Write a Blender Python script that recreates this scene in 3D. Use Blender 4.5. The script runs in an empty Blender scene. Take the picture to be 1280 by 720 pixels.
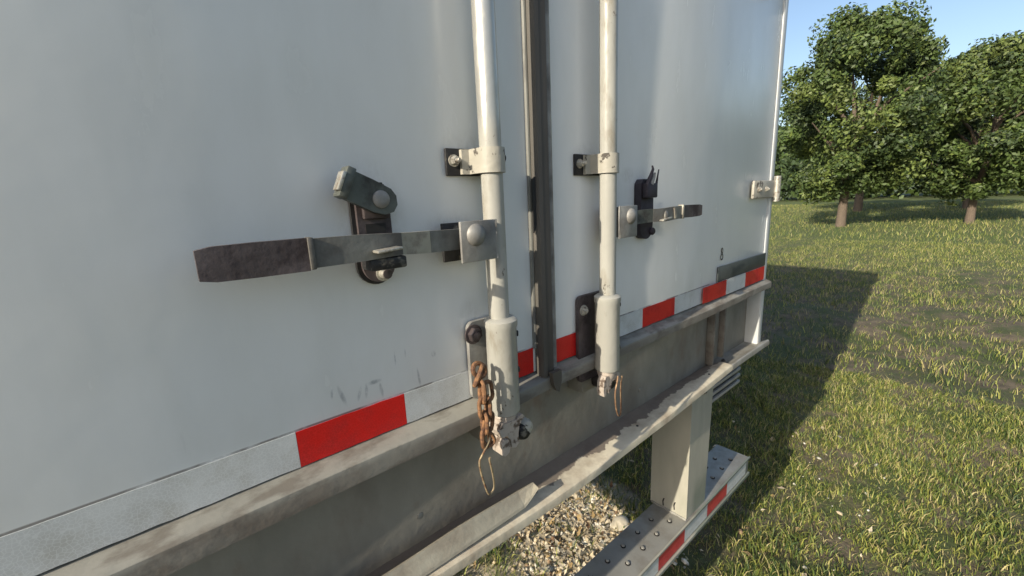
import bpy, bmesh, math, random
import numpy as np
from mathutils import Vector, Matrix
random.seed(7); rng = np.random.default_rng(11)
S = bpy.context.scene; C = S.collection
PI = math.pi

# ------------------------------------------------------------------ camera, sky, sun, exposure
cd = bpy.data.cameras.new('camera'); cam = bpy.data.objects.new('camera', cd); C.objects.link(cam)
right = Vector((0.75544116, -0.65377011, -0.04351201))
down = Vector((-0.16692813, -0.12782003, -0.97764873))
fwd = Vector((0.63359581, 0.74581947, -0.20569314))
m = Matrix((right, -down, -fwd)).transposed().to_4x4()
m.translation = Vector((0, -0.5663, 1.62)); cam.matrix_world = m
cd.sensor_width = 36; cd.lens = 520 / 1280 * 36; cd.clip_start = 0.02; cd.clip_end = 3000
S.camera = cam

SUN_TRAVEL = Vector((1, 0.092, -0.476)).normalized()
to_sun = -SUN_TRAVEL
W = bpy.data.worlds.new('World'); S.world = W; W.use_nodes = True
nt = W.node_tree; bg = nt.nodes['Background']
sky = nt.nodes.new('ShaderNodeTexSky'); sky.sky_type = 'NISHITA'; sky.sun_disc = False
sky.sun_elevation = math.asin(to_sun.z); sky.sun_rotation = math.atan2(to_sun.x, to_sun.y) % (2 * PI)
sky.dust_density = 2.0; sky.air_density = 1.0
nt.links.new(sky.outputs[0], bg.inputs[0]); bg.inputs[1].default_value = 0.125
sd = bpy.data.lights.new('sun', 'SUN'); sd.energy = 4.0; sd.angle = math.radians(0.5); sd.color = (1.0, 0.90, 0.74)
sun = bpy.data.objects.new('sun', sd); C.objects.link(sun)
sun.rotation_euler = SUN_TRAVEL.to_track_quat('-Z', 'Y').to_euler(); sun.location = (-6, -2, 8)
S.view_settings.view_transform = 'Standard'; S.view_settings.look = 'None'
S.view_settings.gamma = 1; S.view_settings.exposure = 0.62
S.render.engine = 'CYCLES'

# ------------------------------------------------------------------ materials
def mat(name, base, rough=0.5, metal=0.0, var=0.06, vscale=8, dirt=None, dirt_amt=0.0, dscale=6, stretch=(1, 1, 1),
        bump=0.0, bscale=60, coat=0.0, dmin=0.5, dmax=0.7, dirt_rough=0.8):
    """base colour broken by fine noise, a second colour in patches, relief"""
    M = bpy.data.materials.new(name); M.use_nodes = True
    n = M.node_tree.nodes; l = M.node_tree.links
    b = n['Principled BSDF']; b.inputs['Roughness'].default_value = rough; b.inputs['Metallic'].default_value = metal
    b.inputs['Coat Weight'].default_value = coat; b.inputs['Coat Roughness'].default_value = 0.15
    geo = n.new('ShaderNodeNewGeometry'); mp = n.new('ShaderNodeMapping'); mp.inputs['Scale'].default_value = stretch
    l.new(geo.outputs['Position'], mp.inputs[0])
    nz = n.new('ShaderNodeTexNoise'); nz.inputs['Scale'].default_value = vscale; nz.inputs['Detail'].default_value = 6
    l.new(mp.outputs[0], nz.inputs['Vector'])
    mx = n.new('ShaderNodeMix'); mx.data_type = 'RGBA'
    mx.inputs[6].default_value = tuple(c * (1 - var) for c in base) + (1,)
    mx.inputs[7].default_value = tuple(min(1, c * (1 + var)) for c in base) + (1,)
    r0 = n.new('ShaderNodeMapRange'); r0.inputs[1].default_value = 0.35; r0.inputs[2].default_value = 0.65
    l.new(nz.outputs[0], r0.inputs[0]); l.new(r0.outputs[0], mx.inputs[0])
    col = mx.outputs[2]
    if dirt:
        n2 = n.new('ShaderNodeTexNoise'); n2.inputs['Scale'].default_value = dscale; n2.inputs['Detail'].default_value = 9
        n2.inputs['Roughness'].default_value = 0.62
        l.new(mp.outputs[0], n2.inputs['Vector'])
        rr = n.new('ShaderNodeMapRange'); rr.inputs[1].default_value = dmin; rr.inputs[2].default_value = dmax
        rr.inputs[4].default_value = dirt_amt
        l.new(n2.outputs[0], rr.inputs[0])
        m2 = n.new('ShaderNodeMix'); m2.data_type = 'RGBA'; m2.inputs[7].default_value = tuple(dirt) + (1,)
        l.new(rr.outputs[0], m2.inputs[0]); l.new(col, m2.inputs[6]); col = m2.outputs[2]
        m3 = n.new('ShaderNodeMix'); m3.data_type = 'FLOAT'; m3.inputs[2].default_value = rough; m3.inputs[3].default_value = dirt_rough
        l.new(rr.outputs[0], m3.inputs[0]); l.new(m3.outputs[0], b.inputs['Roughness'])
    l.new(col, b.inputs['Base Color'])
    if bump:
        n3 = n.new('ShaderNodeTexNoise'); n3.inputs['Scale'].default_value = bscale; n3.inputs['Detail'].default_value = 5
        l.new(geo.outputs['Position'], n3.inputs['Vector'])
        bp = n.new('ShaderNodeBump'); bp.inputs['Strength'].default_value = 1.0; bp.inputs['Distance'].default_value = bump
        l.new(n3.outputs[0], bp.inputs['Height']); l.new(bp.outputs[0], b.inputs['Normal'])
    M['_col'] = 1
    return M, col

def last_mix(M, col, fac_socket, colour):
    """lay one more colour over an existing material where fac is 1"""
    n = M.node_tree.nodes; l = M.node_tree.links; b = n['Principled BSDF']
    cur = b.inputs['Base Color'].links[0].from_socket
    mx = n.new('ShaderNodeMix'); mx.data_type = 'RGBA'; mx.inputs[7].default_value = tuple(colour) + (1,)
    l.new(fac_socket, mx.inputs[0]); l.new(cur, mx.inputs[6]); l.new(mx.outputs[2], b.inputs['Base Color'])

def mth(M, op, a, b=None, c=None, clamp=False):
    n = M.node_tree.nodes.new('ShaderNodeMath'); n.operation = op; n.use_clamp = clamp
    for i, v in enumerate((a, b, c)):
        if v is None: continue
        if isinstance(v, (int, float)): n.inputs[i].default_value = v
        else: M.node_tree.links.new(v, n.inputs[i])
    return n.outputs[0]

def mrange(M, v, a, b, c=0.0, d=1.0):
    n = M.node_tree.nodes.new('ShaderNodeMapRange'); n.inputs[1].default_value = a; n.inputs[2].default_value = b
    n.inputs[3].default_value = c; n.inputs[4].default_value = d
    M.node_tree.links.new(v, n.inputs[0]); return n.outputs[0]

def xyz(M):
    g = M.node_tree.nodes.new('ShaderNodeNewGeometry'); s = M.node_tree.nodes.new('ShaderNodeSeparateXYZ')
    M.node_tree.links.new(g.outputs['Position'], s.inputs[0]); return s.outputs, g.outputs['Position']

def noise(M, scale, stretch=(1, 1, 1), detail=6, rough=0.55):
    g = M.node_tree.nodes.new('ShaderNodeNewGeometry'); mp = M.node_tree.nodes.new('ShaderNodeMapping')
    mp.inputs['Scale'].default_value = stretch
    nz = M.node_tree.nodes.new('ShaderNodeTexNoise'); nz.inputs['Scale'].default_value = scale
    nz.inputs['Detail'].default_value = detail; nz.inputs['Roughness'].default_value = rough
    M.node_tree.links.new(g.outputs['Position'], mp.inputs[0]); M.node_tree.links.new(mp.outputs[0], nz.inputs['Vector'])
    return nz.outputs[0]

m_door, _ = mat('door_white_paint', (0.86, 0.875, 0.865), 0.24, var=0.02, vscale=5, dirt=(0.72, 0.73, 0.69), dirt_amt=0.35,
                dscale=7, stretch=(2.2, 2.2, 0.7), dmin=0.45, dmax=0.8, dirt_rough=0.42, bump=0.0022, bscale=3.2)
# vertical scuffs and road film gathering near the foot of the doors
o, _p = xyz(m_door)
streak = mrange(m_door, noise(m_door, 26, (1.6, 1, 0.16), 4), 0.60, 0.70)
patch = mrange(m_door, noise(m_door, 5.0, (1, 1, 1), 3), 0.50, 0.60)
low = mrange(m_door, o[2], 1.43, 1.34)
last_mix(m_door, None, mth(m_door, 'MULTIPLY', mth(m_door, 'MULTIPLY', streak, mth(m_door, 'MULTIPLY', patch, low)), 0.65), (0.16, 0.17, 0.19))
film = mth(m_door, 'MULTIPLY', mrange(m_door, noise(m_door, 14, (1, 1, 0.5), 6), 0.35, 0.75), mrange(m_door, o[2], 1.42, 1.30))
last_mix(m_door, None, mth(m_door, 'MULTIPLY', film, 0.35), (0.48, 0.45, 0.38))

# single scuffs and drips seen on the left door, plus grime round the fittings
def spot(M, terms, amt, colour):
    acc = None
    for (x0, z0, w, h, k) in terms:
        dx = mth(M, 'SUBTRACT', mth(M, 'SUBTRACT', o[0], x0), mth(M, 'MULTIPLY', mth(M, 'SUBTRACT', o[2], z0), k))
        dx = mth(M, 'DIVIDE', dx, w); dz = mth(M, 'DIVIDE', mth(M, 'SUBTRACT', o[2], z0), h)
        d = mth(M, 'ADD', mth(M, 'MULTIPLY', dx, dx), mth(M, 'MULTIPLY', dz, dz))
        f = mrange(M, d, 1.0, 0.1); acc = f if acc is None else mth(M, 'MAXIMUM', acc, f)
    acc = mth(M, 'MULTIPLY', acc, mrange(M, noise(M, 90, (1, 1, .5), 7, .7), .36, .62))
    last_mix(M, None, mth(M, 'MULTIPLY', acc, amt), colour)
spot(m_door, [(.163, 1.364, .0036, .019, -.25), (.187, 1.360, .0030, .012, .3), (.197, 1.361, .0030, .013, .1), (.219, 1.354, .0030, .014, -.1), (.281, 1.352, .0024, .021, -.1),
              (.262, 1.400, .0016, .008, 0), (.245, 1.396, .0014, .012, 0), (.150, 1.372, .0022, .008, .1), (.31, 1.385, .005, .006, 0), (.21, 1.37, .012, .004, 0)], .55, (0.15, 0.17, 0.21))
spot(m_door, [(.40, 1.690, .060, .045, 0), (.70, 1.690, .060, .045, 0), (.232, 1.60, .055, .095, 0), (.36, 1.565, .065, .05, 0), (.893, 1.59, .055, .10, 0), (.385, 1.40, .03, .07, 0),
              (.555, 1.31, .06, .06, 0), (.84, 1.665, .03, .02, 0), (.70, 1.36, .06, .07, 0)], .30, (0.40, 0.38, 0.33))
# grime caught along the upper edge of the tape
gl = mth(m_door, 'MULTIPLY', mrange(m_door, mth(m_door, 'ABSOLUTE', mth(m_door, 'SUBTRACT', o[2], 1.3378)), 0.0022, 0.0008), mrange(m_door, noise(m_door, 16, (1, 1, 1), 6), 0.42, 0.55))
last_mix(m_door, None, mth(m_door, 'MULTIPLY', gl, 0.8), (0.14, 0.12, 0.10))
m_rod, _ = mat('rod_cream_paint', (0.385, 0.38, 0.34), 0.33, var=0.07, vscale=20, dirt=(0.24, 0.215, 0.165), dirt_amt=0.8,
               dscale=30, stretch=(1, 1, 0.4), dmin=0.54, dmax=0.70, bump=0.0005, bscale=90)
o, _p = xyz(m_rod)
last_mix(m_rod, None, mth(m_rod, 'MULTIPLY', mrange(m_rod, noise(m_rod, 52, (1, 1, .5), 5, .7), .635, .66), .9), (0.075, 0.06, 0.045))
grimy = mth(m_rod, 'MULTIPLY', mrange(m_rod, noise(m_rod, 18, (1, 1, .25), 5), .40, .66), mrange(m_rod, o[2], 1.50, 1.28))
last_mix(m_rod, None, mth(m_rod, 'MULTIPLY', grimy, .3), (0.21, 0.20, 0.165))
# the upper left rod is worn to bright metal
silv = mth(m_rod, 'MULTIPLY', mrange(m_rod, mth(m_rod, 'ADD', o[2], mth(m_rod, 'MULTIPLY', noise(m_rod, 25), .06)), 1.745, 1.775), mrange(m_rod, o[0], .56, .55))
last_mix(m_rod, None, silv, (0.53, 0.52, 0.475))
_b = m_rod.node_tree.nodes['Principled BSDF']; m_rod.node_tree.links.new(mth(m_rod, 'MULTIPLY', silv, .6), _b.inputs['Metallic'])
_r = _b.inputs['Roughness'].links[0].from_socket
m_rod.node_tree.links.new(mth(m_rod, 'SUBTRACT', _r, mth(m_rod, 'MULTIPLY', silv, -.02)), _b.inputs['Roughness'])
m_cream, _ = mat('bracket_cream_paint', (0.40, 0.38, 0.32), 0.5, var=0.07, vscale=30, dirt=(0.07, 0.06, 0.05), dirt_amt=0.95,
                 dscale=38, dmin=0.57, dmax=0.60, bump=0.0008, bscale=120)
m_cam, _ = mat('cam_pinkish_paint', (0.42, 0.365, 0.31), 0.55, var=0.08, vscale=40, dirt=(0.10, 0.07, 0.05), dirt_amt=0.95,
               dscale=48, dmin=0.54, dmax=0.62, bump=0.0012, bscale=130)
m_galv, _ = mat('lever_galvanised_steel', (0.225, 0.225, 0.205), 0.5, 0.4, var=0.14, vscale=10, dirt=(0.11, 0.10, 0.088), dirt_amt=0.8,
                dscale=13, dmin=0.42, dmax=0.62, bump=0.0006, bscale=110)
m_wornlever, _ = mat('lever_worn_bright_steel', (0.36, 0.345, 0.285), 0.5, 0.35, var=0.15, vscale=22, dirt=(0.16, 0.13, 0.11), dirt_amt=0.8,
                     dscale=18, dmin=0.5, dmax=0.62, bump=0.0005, bscale=110)
m_hub, _ = mat('hub_weathered_steel', (0.30, 0.295, 0.275), 0.58, 0.3, var=0.18, vscale=18, dirt=(0.13, 0.12, 0.11), dirt_amt=0.7,
               dscale=20, dmin=0.45, dmax=0.68, bump=0.0006, bscale=100)
m_black, _ = mat('black_grimy_steel', (0.026, 0.025, 0.025), 0.55, 0.3, var=0.3, vscale=25, dirt=(0.20, 0.185, 0.15), dirt_amt=0.8,
                 dscale=40, dmin=0.60, dmax=0.68, bump=0.0008, bscale=120)
m_keeper, _ = mat('keeper_dark_brown_steel', (0.105, 0.085, 0.085), 0.5, 0.35, var=0.25, vscale=20, dirt=(0.04, 0.03, 0.03), dirt_amt=0.9,
                  dscale=18, dmin=0.48, dmax=0.62, bump=0.0007, bscale=110)
m_dkkeeper, _ = mat('keeper_black_violet_steel', (0.045, 0.038, 0.048), 0.6, 0.2, var=0.3, vscale=30, bump=0.0007, bscale=110)
m_earkeep, _ = mat('keeper_grey_green_steel', (0.115, 0.125, 0.11), 0.5, 0.4, var=0.2, vscale=22, dirt=(0.05, 0.045, 0.04), dirt_amt=0.8,
                   dscale=18, dmin=0.5, dmax=0.62, bump=0.0005, bscale=110)
m_bolt, _ = mat('bolt_zinc', (0.52, 0.50, 0.44), 0.4, 0.6, var=0.2, vscale=60, dirt=(0.14, 0.10, 0.07), dirt_amt=0.7, dscale=90, dmin=0.5, dmax=0.62)
m_rust, _ = mat('rusty_chain_steel', (0.235, 0.12, 0.055), 0.8, 0.1, var=0.35, vscale=90, dirt=(0.09, 0.045, 0.03), dirt_amt=0.9,
                dscale=120, dmin=0.45, dmax=0.62, bump=0.0008, bscale=260)
m_wire, _ = mat('clip_wire', (0.42, 0.33, 0.20), 0.55, 0.4, var=0.2, vscale=60, dirt=(0.16, 0.08, 0.045), dirt_amt=0.9, dscale=70, dmin=0.48, dmax=0.6)
m_wire2, _ = mat('clip_wire_rusty', (0.40, 0.26, 0.15), 0.55, 0.4, var=0.2, vscale=60, dirt=(0.16, 0.08, 0.045), dirt_amt=0.9, dscale=70, dmin=0.42, dmax=0.58)
m_web, _ = mat('beam_web_grimy_steel', (0.26, 0.245, 0.205), 0.62, 0.15, var=0.14, vscale=7, dirt=(0.165, 0.13, 0.10), dirt_amt=0.8,
               dscale=5, stretch=(1.4, 1, 0.7), dmin=0.46, dmax=0.75, bump=0.0008, bscale=60)
last_mix(m_web, None, mth(m_web, 'MULTIPLY', mrange(m_web, noise(m_web, 10, (1, 1, 0.6), 7, .65), 0.56, 0.68), 0.45), (0.185, 0.10, 0.06))
last_mix(m_web, None, mth(m_web, 'MULTIPLY', mrange(m_web, noise(m_web, 4, (1, 1, 0.8), 5), 0.50, 0.66), 0.45), (0.15, 0.15, 0.125))
last_mix(m_web, None, mth(m_web, 'MULTIPLY', mrange(m_web, noise(m_web, 30, (1, 1, 0.12), 3), 0.58, 0.74), 0.35), (0.20, 0.19, 0.16))
m_ledge, _ = mat('beam_top_flange_dusty', (0.245, 0.238, 0.205), 0.65, 0.0, var=0.16, vscale=9, dirt=(0.135, 0.118, 0.095), dirt_amt=0.8,
                 dscale=20, stretch=(0.7, 1.6, 1.6), dmin=0.46, dmax=0.60, bump=0.001, bscale=50)
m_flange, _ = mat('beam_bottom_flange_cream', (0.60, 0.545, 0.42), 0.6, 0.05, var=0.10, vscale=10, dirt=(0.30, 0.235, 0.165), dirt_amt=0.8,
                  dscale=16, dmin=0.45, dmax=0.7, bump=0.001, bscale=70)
# painted shade: the jagged inner shadow is darkened into the cream colour
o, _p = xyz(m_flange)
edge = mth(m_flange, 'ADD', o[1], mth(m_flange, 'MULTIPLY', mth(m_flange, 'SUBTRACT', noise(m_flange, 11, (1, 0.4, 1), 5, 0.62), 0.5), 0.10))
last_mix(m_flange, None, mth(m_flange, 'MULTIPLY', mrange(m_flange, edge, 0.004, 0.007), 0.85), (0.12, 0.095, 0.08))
m_strip, _ = mat('bent_lip_cream', (0.33, 0.31, 0.245), 0.6, 0.05, var=0.10, vscale=14, dirt=(0.20, 0.17, 0.13), dirt_amt=0.7, dscale=22,
                 stretch=(0.5, 1, 1), dmin=0.45, dmax=0.66, bump=0.001, bscale=80)
m_bar, _ = mat('guard_galvanised', (0.30, 0.295, 0.265), 0.55, 0.15, var=0.10, vscale=9, dirt=(0.19, 0.165, 0.13), dirt_amt=0.8,
               dscale=12, dmin=0.46, dmax=0.72, bump=0.0008, bscale=80)
m_post, _ = mat('guard_post_cream', (0.40, 0.385, 0.32), 0.55, 0.05, var=0.07, vscale=7, dirt=(0.28, 0.28, 0.22), dirt_amt=0.6,
                dscale=6, stretch=(2, 2, 0.6), dmin=0.48, dmax=0.75, bump=0.0008, bscale=60)
o, _p = xyz(m_post)
gg = mth(m_post, 'MULTIPLY', mrange(m_post, mth(m_post, 'ADD', o[2], mth(m_post, 'MULTIPLY', noise(m_post, 11), 0.2)), 0.78, 0.68), mrange(m_post, o[0], 1.24, 1.27))
last_mix(m_post, None, mth(m_post, 'MULTIPLY', gg, 0.6), (0.13, 0.17, 0.13))
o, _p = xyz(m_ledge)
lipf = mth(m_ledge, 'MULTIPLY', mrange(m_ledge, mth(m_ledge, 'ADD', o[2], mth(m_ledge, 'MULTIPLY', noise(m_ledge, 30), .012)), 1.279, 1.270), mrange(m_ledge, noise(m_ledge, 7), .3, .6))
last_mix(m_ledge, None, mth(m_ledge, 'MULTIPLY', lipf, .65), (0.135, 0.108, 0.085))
def tape(name, base, dirty):
    M, _ = mat(name, base, 0.42, var=0.06, vscale=18, dirt=dirty, dirt_amt=0.75, dscale=22, dmin=0.47, dmax=0.75, coat=0.05)
    v = M.node_tree.nodes.new('ShaderNodeTexVoronoi'); v.inputs['Scale'].default_value = 260; v.feature = 'DISTANCE_TO_EDGE'
    g = M.node_tree.nodes.new('ShaderNodeNewGeometry'); M.node_tree.links.new(g.outputs['Position'], v.inputs['Vector'])
    last_mix(M, None, mrange(M, v.outputs['Distance'], 0.10, 0.03, 0, 0.4), tuple(min(1, c * 1.25 + 0.02) for c in base))
    return M
m_red = tape('reflector_red', (0.60, 0.006, 0.004), (0.30, 0.010, 0.008))
m_redlow = tape('reflector_red_faded', (0.50, 0.035, 0.04), (0.30, 0.04, 0.04))
m_white = tape('reflector_white', (0.56, 0.58, 0.57), (0.36, 0.35, 0.30))
m_rubber, _ = mat('seal_rubber_brown', (0.085, 0.078, 0.066), 0.62, var=0.25, vscale=8, dirt=(0.135, 0.12, 0.105), dirt_amt=0.8,
                  dscale=10, stretch=(2, 2, 0.35), dmin=0.42, dmax=0.7, bump=0.0008, bscale=70)
m_sealedge, _ = mat('seal_edge_light', (0.20, 0.20, 0.175), 0.5, var=0.1, vscale=10, dirt=(0.12, 0.11, 0.10), dirt_amt=0.8, dscale=20, stretch=(2, 2, .4), dmin=0.5, dmax=0.65)
m_gap, _ = mat('seal_dark', (0.022, 0.021, 0.02), 0.8)
m_frame, _ = mat('corner_post_white', (0.62, 0.65, 0.66), 0.35, var=0.05, vscale=6, dirt=(0.45, 0.44, 0.40), dirt_amt=0.6, dscale=8, stretch=(2, 2, .5), dmin=0.45, dmax=0.75)
m_hinge, _ = mat('hinge_dark_grey', (0.055, 0.065, 0.065), 0.5, var=0.15, vscale=30, bump=0.0005)
m_ink, _ = mat('black_marking', (0.02, 0.02, 0.022), 0.5)
m_under, _ = mat('underside_steel', (0.10, 0.09, 0.08), 0.7, 0.1, var=0.2, vscale=5, dirt=(0.12, 0.07, 0.045), dirt_amt=0.6, dscale=8)
m_tyre, _ = mat('tyre_rubber', (0.025, 0.024, 0.023), 0.8, var=0.2, vscale=20, bump=0.001)
m_side, _ = mat('trailer_side_white', (0.66, 0.68, 0.69), 0.35, var=0.04, vscale=3)
m_slat, _ = mat('lamp_plate_grey', (0.36, 0.35, 0.33), 0.5, 0.2, var=0.1, vscale=30)

# ------------------------------------------------------------------ mesh helpers
WL = {}   # world location of each linked object
def obj(name, bm, m, parent=None, kind=None, label=None, smooth=False, bevel=0.0, loc=None, seg=2):
    if bevel:
        bmesh.ops.bevel(bm, geom=[e for e in bm.edges if e.is_manifold and e.calc_face_angle(0) > 0.5], offset=bevel,
                        segments=seg, affect='EDGES', profile=0.5, clamp_overlap=True)
        smooth = True
    bmesh.ops.recalc_face_normals(bm, faces=bm.faces)
    if loc is None:
        cs = [v.co for v in bm.verts]
        lo = Vector([min(c[i] for c in cs) for i in range(3)]); hi = Vector([max(c[i] for c in cs) for i in range(3)])
        loc = (lo + hi) / 2
        if parent is None: loc.z = lo.z
    loc = Vector(loc)
    bmesh.ops.translate(bm, verts=bm.verts, vec=-loc)
    me = bpy.data.meshes.new(name); bm.to_mesh(me); bm.free(); me.materials.append(m)
    if smooth:
        for p in me.polygons: p.use_smooth = True
        try: me.set_sharp_from_angle(angle=math.radians(38))
        except Exception: pass
    o = bpy.data.objects.new(name, me); C.objects.link(o)
    if parent: o.parent = parent; o.location = loc - WL[parent]
    else: o.location = loc
    WL[o] = loc
    if kind: o['kind'] = kind
    if label: o['label'] = label
    return o

def empty(name, loc, label, cat, group=None):
    o = bpy.data.objects.new(name, None); C.objects.link(o); o.location = loc; WL[o] = Vector(loc)
    o['label'] = label; o['category'] = cat
    if group: o['group'] = group
    return o

def box(bm, x0, x1, y0, y1, z0, z1, rot=None, piv=None):
    r = bmesh.ops.create_cube(bm, size=1)
    vs = r['verts']
    for v in vs:
        v.co = Vector(((x0 + x1) / 2 + v.co.x * (x1 - x0), (y0 + y1) / 2 + v.co.y * (y1 - y0), (z0 + z1) / 2 + v.co.z * (z1 - z0)))
    if rot is not None: bmesh.ops.rotate(bm, verts=vs, cent=piv or Vector(((x0 + x1) / 2, (y0 + y1) / 2, (z0 + z1) / 2)), matrix=rot)
    return bm

def nb(): return bmesh.new()

def prism(bm, pts, axis, a0, a1):
    """polygon pts (2D) extruded along axis; 2D order: y->(x,z) x->(y,z) z->(x,y)"""
    def P(p, a):
        return {'y': (p[0], a, p[1]), 'x': (a, p[0], p[1]), 'z': (p[0], p[1], a)}[axis]
    A = [bm.verts.new(P(p, a0)) for p in pts]; B = [bm.verts.new(P(p, a1)) for p in pts]
    bm.faces.new(A); bm.faces.new(B[::-1])
    n = len(pts)
    for i in range(n): bm.faces.new((A[i], B[i], B[(i + 1) % n], A[(i + 1) % n]))
    return bm

def sweep(bm, path, radii, n=14, closed=False, caps=True):
    pts = [Vector(p) for p in path]
    if not isinstance(radii, (list, tuple)): radii = [radii] * len(pts)
    rings = []; N = len(pts); up = None
    for i, p in enumerate(pts):
        a = pts[(i - 1) % N] if (closed or i > 0) else p; b = pts[(i + 1) % N] if (closed or i < N - 1) else p
        t = (b - a).normalized()
        if up is None:
            up = t.orthogonal().normalized()
        up = (up - t * up.dot(t)).normalized(); sd_ = t.cross(up)
        rings.append([bm.verts.new(p + (up * math.cos(2 * PI * k / n) + sd_ * math.sin(2 * PI * k / n)) * radii[i]) for k in range(n)])
    M_ = N if closed else N - 1
    for i in range(M_):
        A = rings[i]; B = rings[(i + 1) % N]
        off = 0
        if closed and i == N - 1:   # best rotation
            off = min(range(n), key=lambda s: (A[0].co - B[s].co).length)
        for k in range(n): bm.faces.new((A[k], A[(k + 1) % n], B[(k + 1 + off) % n], B[(k + off) % n]))
    if caps and not closed:
        bm.faces.new(rings[0][::-1]); bm.faces.new(rings[-1])
    return bm

def cyl(bm, p0, p1, r0, r1=None, n=20): return sweep(bm, [p0, p1], [r0, r0 if r1 is None else r1], n)

def lathe(bm, base, axis, prof, n=24):
    """prof list of (distance along axis, radius)"""
    base = Vector(base); axis = Vector(axis).normalized(); u = axis.orthogonal().normalized(); w = axis.cross(u)
    rings = []
    for d, r in prof:
        r = max(r, 1e-5)
        rings.append([bm.verts.new(base + axis * d + (u * math.cos(2 * PI * k / n) + w * math.sin(2 * PI * k / n)) * r) for k in range(n)])
    for A, B in zip(rings, rings[1:]):
        for k in range(n): bm.faces.new((A[k], A[(k + 1) % n], B[(k + 1) % n], B[k]))
    bm.faces.new(rings[0][::-1]); bm.faces.new(rings[-1])
    return bm

def hexbolt(bm, c, axis, r, h, shank=0.35):
    """hexagon head with a washer and a stub of thread"""
    a = Vector(axis).normalized(); c = Vector(c)
    lathe(bm, c, a, [(0, r * 1.35), (h * 0.22, r * 1.35), (h * 0.22, r * 0.6)], 20)
    lathe(bm, c + a * h * 0.2, a, [(0, r), (h * 0.7, r), (h * 0.82, r * 0.86)], 6)
    lathe(bm, c + a * h, a, [(-0.05 * h, r * 0.5), (h * shank, r * 0.5), (h * shank * 1.15, r * 0.4)], 12)

def rounded(w, h, r, n=6, cx=0, cy=0, rt=None, rb=None):
    rt = r if rt is None else rt; rb = r if rb is None else rb
    out = []
    for (sx, sy, a0, rr) in ((1, 1, 0, rt), (-1, 1, 90, rt), (-1, -1, 180, rb), (1, -1, 270, rb)):
        for k in range(n + 1):
            a = math.radians(a0 + 90 * k / n)
            out.append((cx + sx * (w / 2 - rr) + rr * math.cos(a), cy + sy * (h / 2 - rr) + rr * math.sin(a)))
    return out

# ------------------------------------------------------------------ the ground
GX0, GX1 = -400, 900
def ground():
    bm = nb()
    fine = np.arange(-3, 8.01, 0.12); xs = np.concatenate([[GX0, -100, -30, -10, -5], fine, [10, 14, 20, 40, 120, 350, GX1]])
    fy = np.arange(-3, 7.01, 0.12); ys = np.concatenate([[-500, -120, -40, -14, -7], fy, [10, 16, 30, 80, 250, 600]])
    V = [[bm.verts.new((x, y, gz(x, y))) for x in xs] for y in ys]
    for j in range(len(ys) - 1):
        for i in range(len(xs) - 1): bm.faces.new((V[j][i], V[j][i + 1], V[j + 1][i + 1], V[j + 1][i]))
    return bm
def gz(x, y):
    if abs(x) > 30 or abs(y) > 30: return 0.0
    return 0.018 * math.sin(x * 2.1 + 1.3 * y) + 0.014 * math.sin(4.3 * x - 2.7 * y + 1) + 0.01 * math.sin(7.1 * y + 3 * x)
def gzv(x, y):
    return 0.018 * np.sin(x * 2.1 + 1.3 * y) + 0.014 * np.sin(4.3 * x - 2.7 * y + 1) + 0.01 * np.sin(7.1 * y + 3 * x)
m_ground, _ = mat('soil_and_moss', (0.115, 0.092, 0.060), 0.95, var=0.3, vscale=9, dirt=(0.055, 0.070, 0.020), dirt_amt=1.0,
                  dscale=2.2, dmin=0.44, dmax=0.58, bump=0.012, bscale=35)
o, _p = xyz(m_ground)
gx = mth(m_ground, 'DIVIDE', mth(m_ground, 'SUBTRACT', o[0], 1.22), 0.52); gy = mth(m_ground, 'DIVIDE', mth(m_ground, 'SUBTRACT', o[1], 0.70), 0.43)
gd = mth(m_ground, 'ADD', mth(m_ground, 'MULTIPLY', gx, gx), mth(m_ground, 'MULTIPLY', gy, gy))
gd = mth(m_ground, 'ADD', gd, mth(m_ground, 'MULTIPLY', mth(m_ground, 'SUBTRACT', noise(m_ground, 6), 0.5), 2.0))
last_mix(m_ground, None, mrange(m_ground, gd, 1.5, 0.9), (0.46, 0.40, 0.29))
far = mrange(m_ground, o[0], 9, 16)
last_mix(m_ground, None, mth(m_ground, 'MULTIPLY', far, mrange(m_ground, noise(m_ground, .3), .3, .6, .5, 1.0)), (0.085, 0.115, 0.030))
obj('ground', ground(), m_ground, kind='structure', smooth=True, loc=(0, 0, 0))

def np_mesh(name, verts, faces_flat, n_per, mats, midx, kind='stuff', label=None, cat=None):
    me = bpy.data.meshes.new(name); nv = len(verts); nf = len(faces_flat) // n_per
    me.vertices.add(nv); me.vertices.foreach_set('co', verts.astype(np.float32).ravel())
    me.loops.add(nf * n_per); me.loops.foreach_set('vertex_index', faces_flat.astype(np.int32))
    me.polygons.add(nf); me.polygons.foreach_set('loop_start', np.arange(0, nf * n_per, n_per, dtype=np.int32))
    me.polygons.foreach_set('loop_total', np.full(nf, n_per, dtype=np.int32))
    for m_ in mats: me.materials.append(m_)
    if midx is not None: me.polygons.foreach_set('material_index', midx.astype(np.int32))
    me.update(calc_edges=True); me.validate()
    o = bpy.data.objects.new(name, me); C.objects.link(o)
    if kind: o['kind'] = kind
    if label: o['label'] = label
    if cat: o['category'] = cat
    return o

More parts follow.
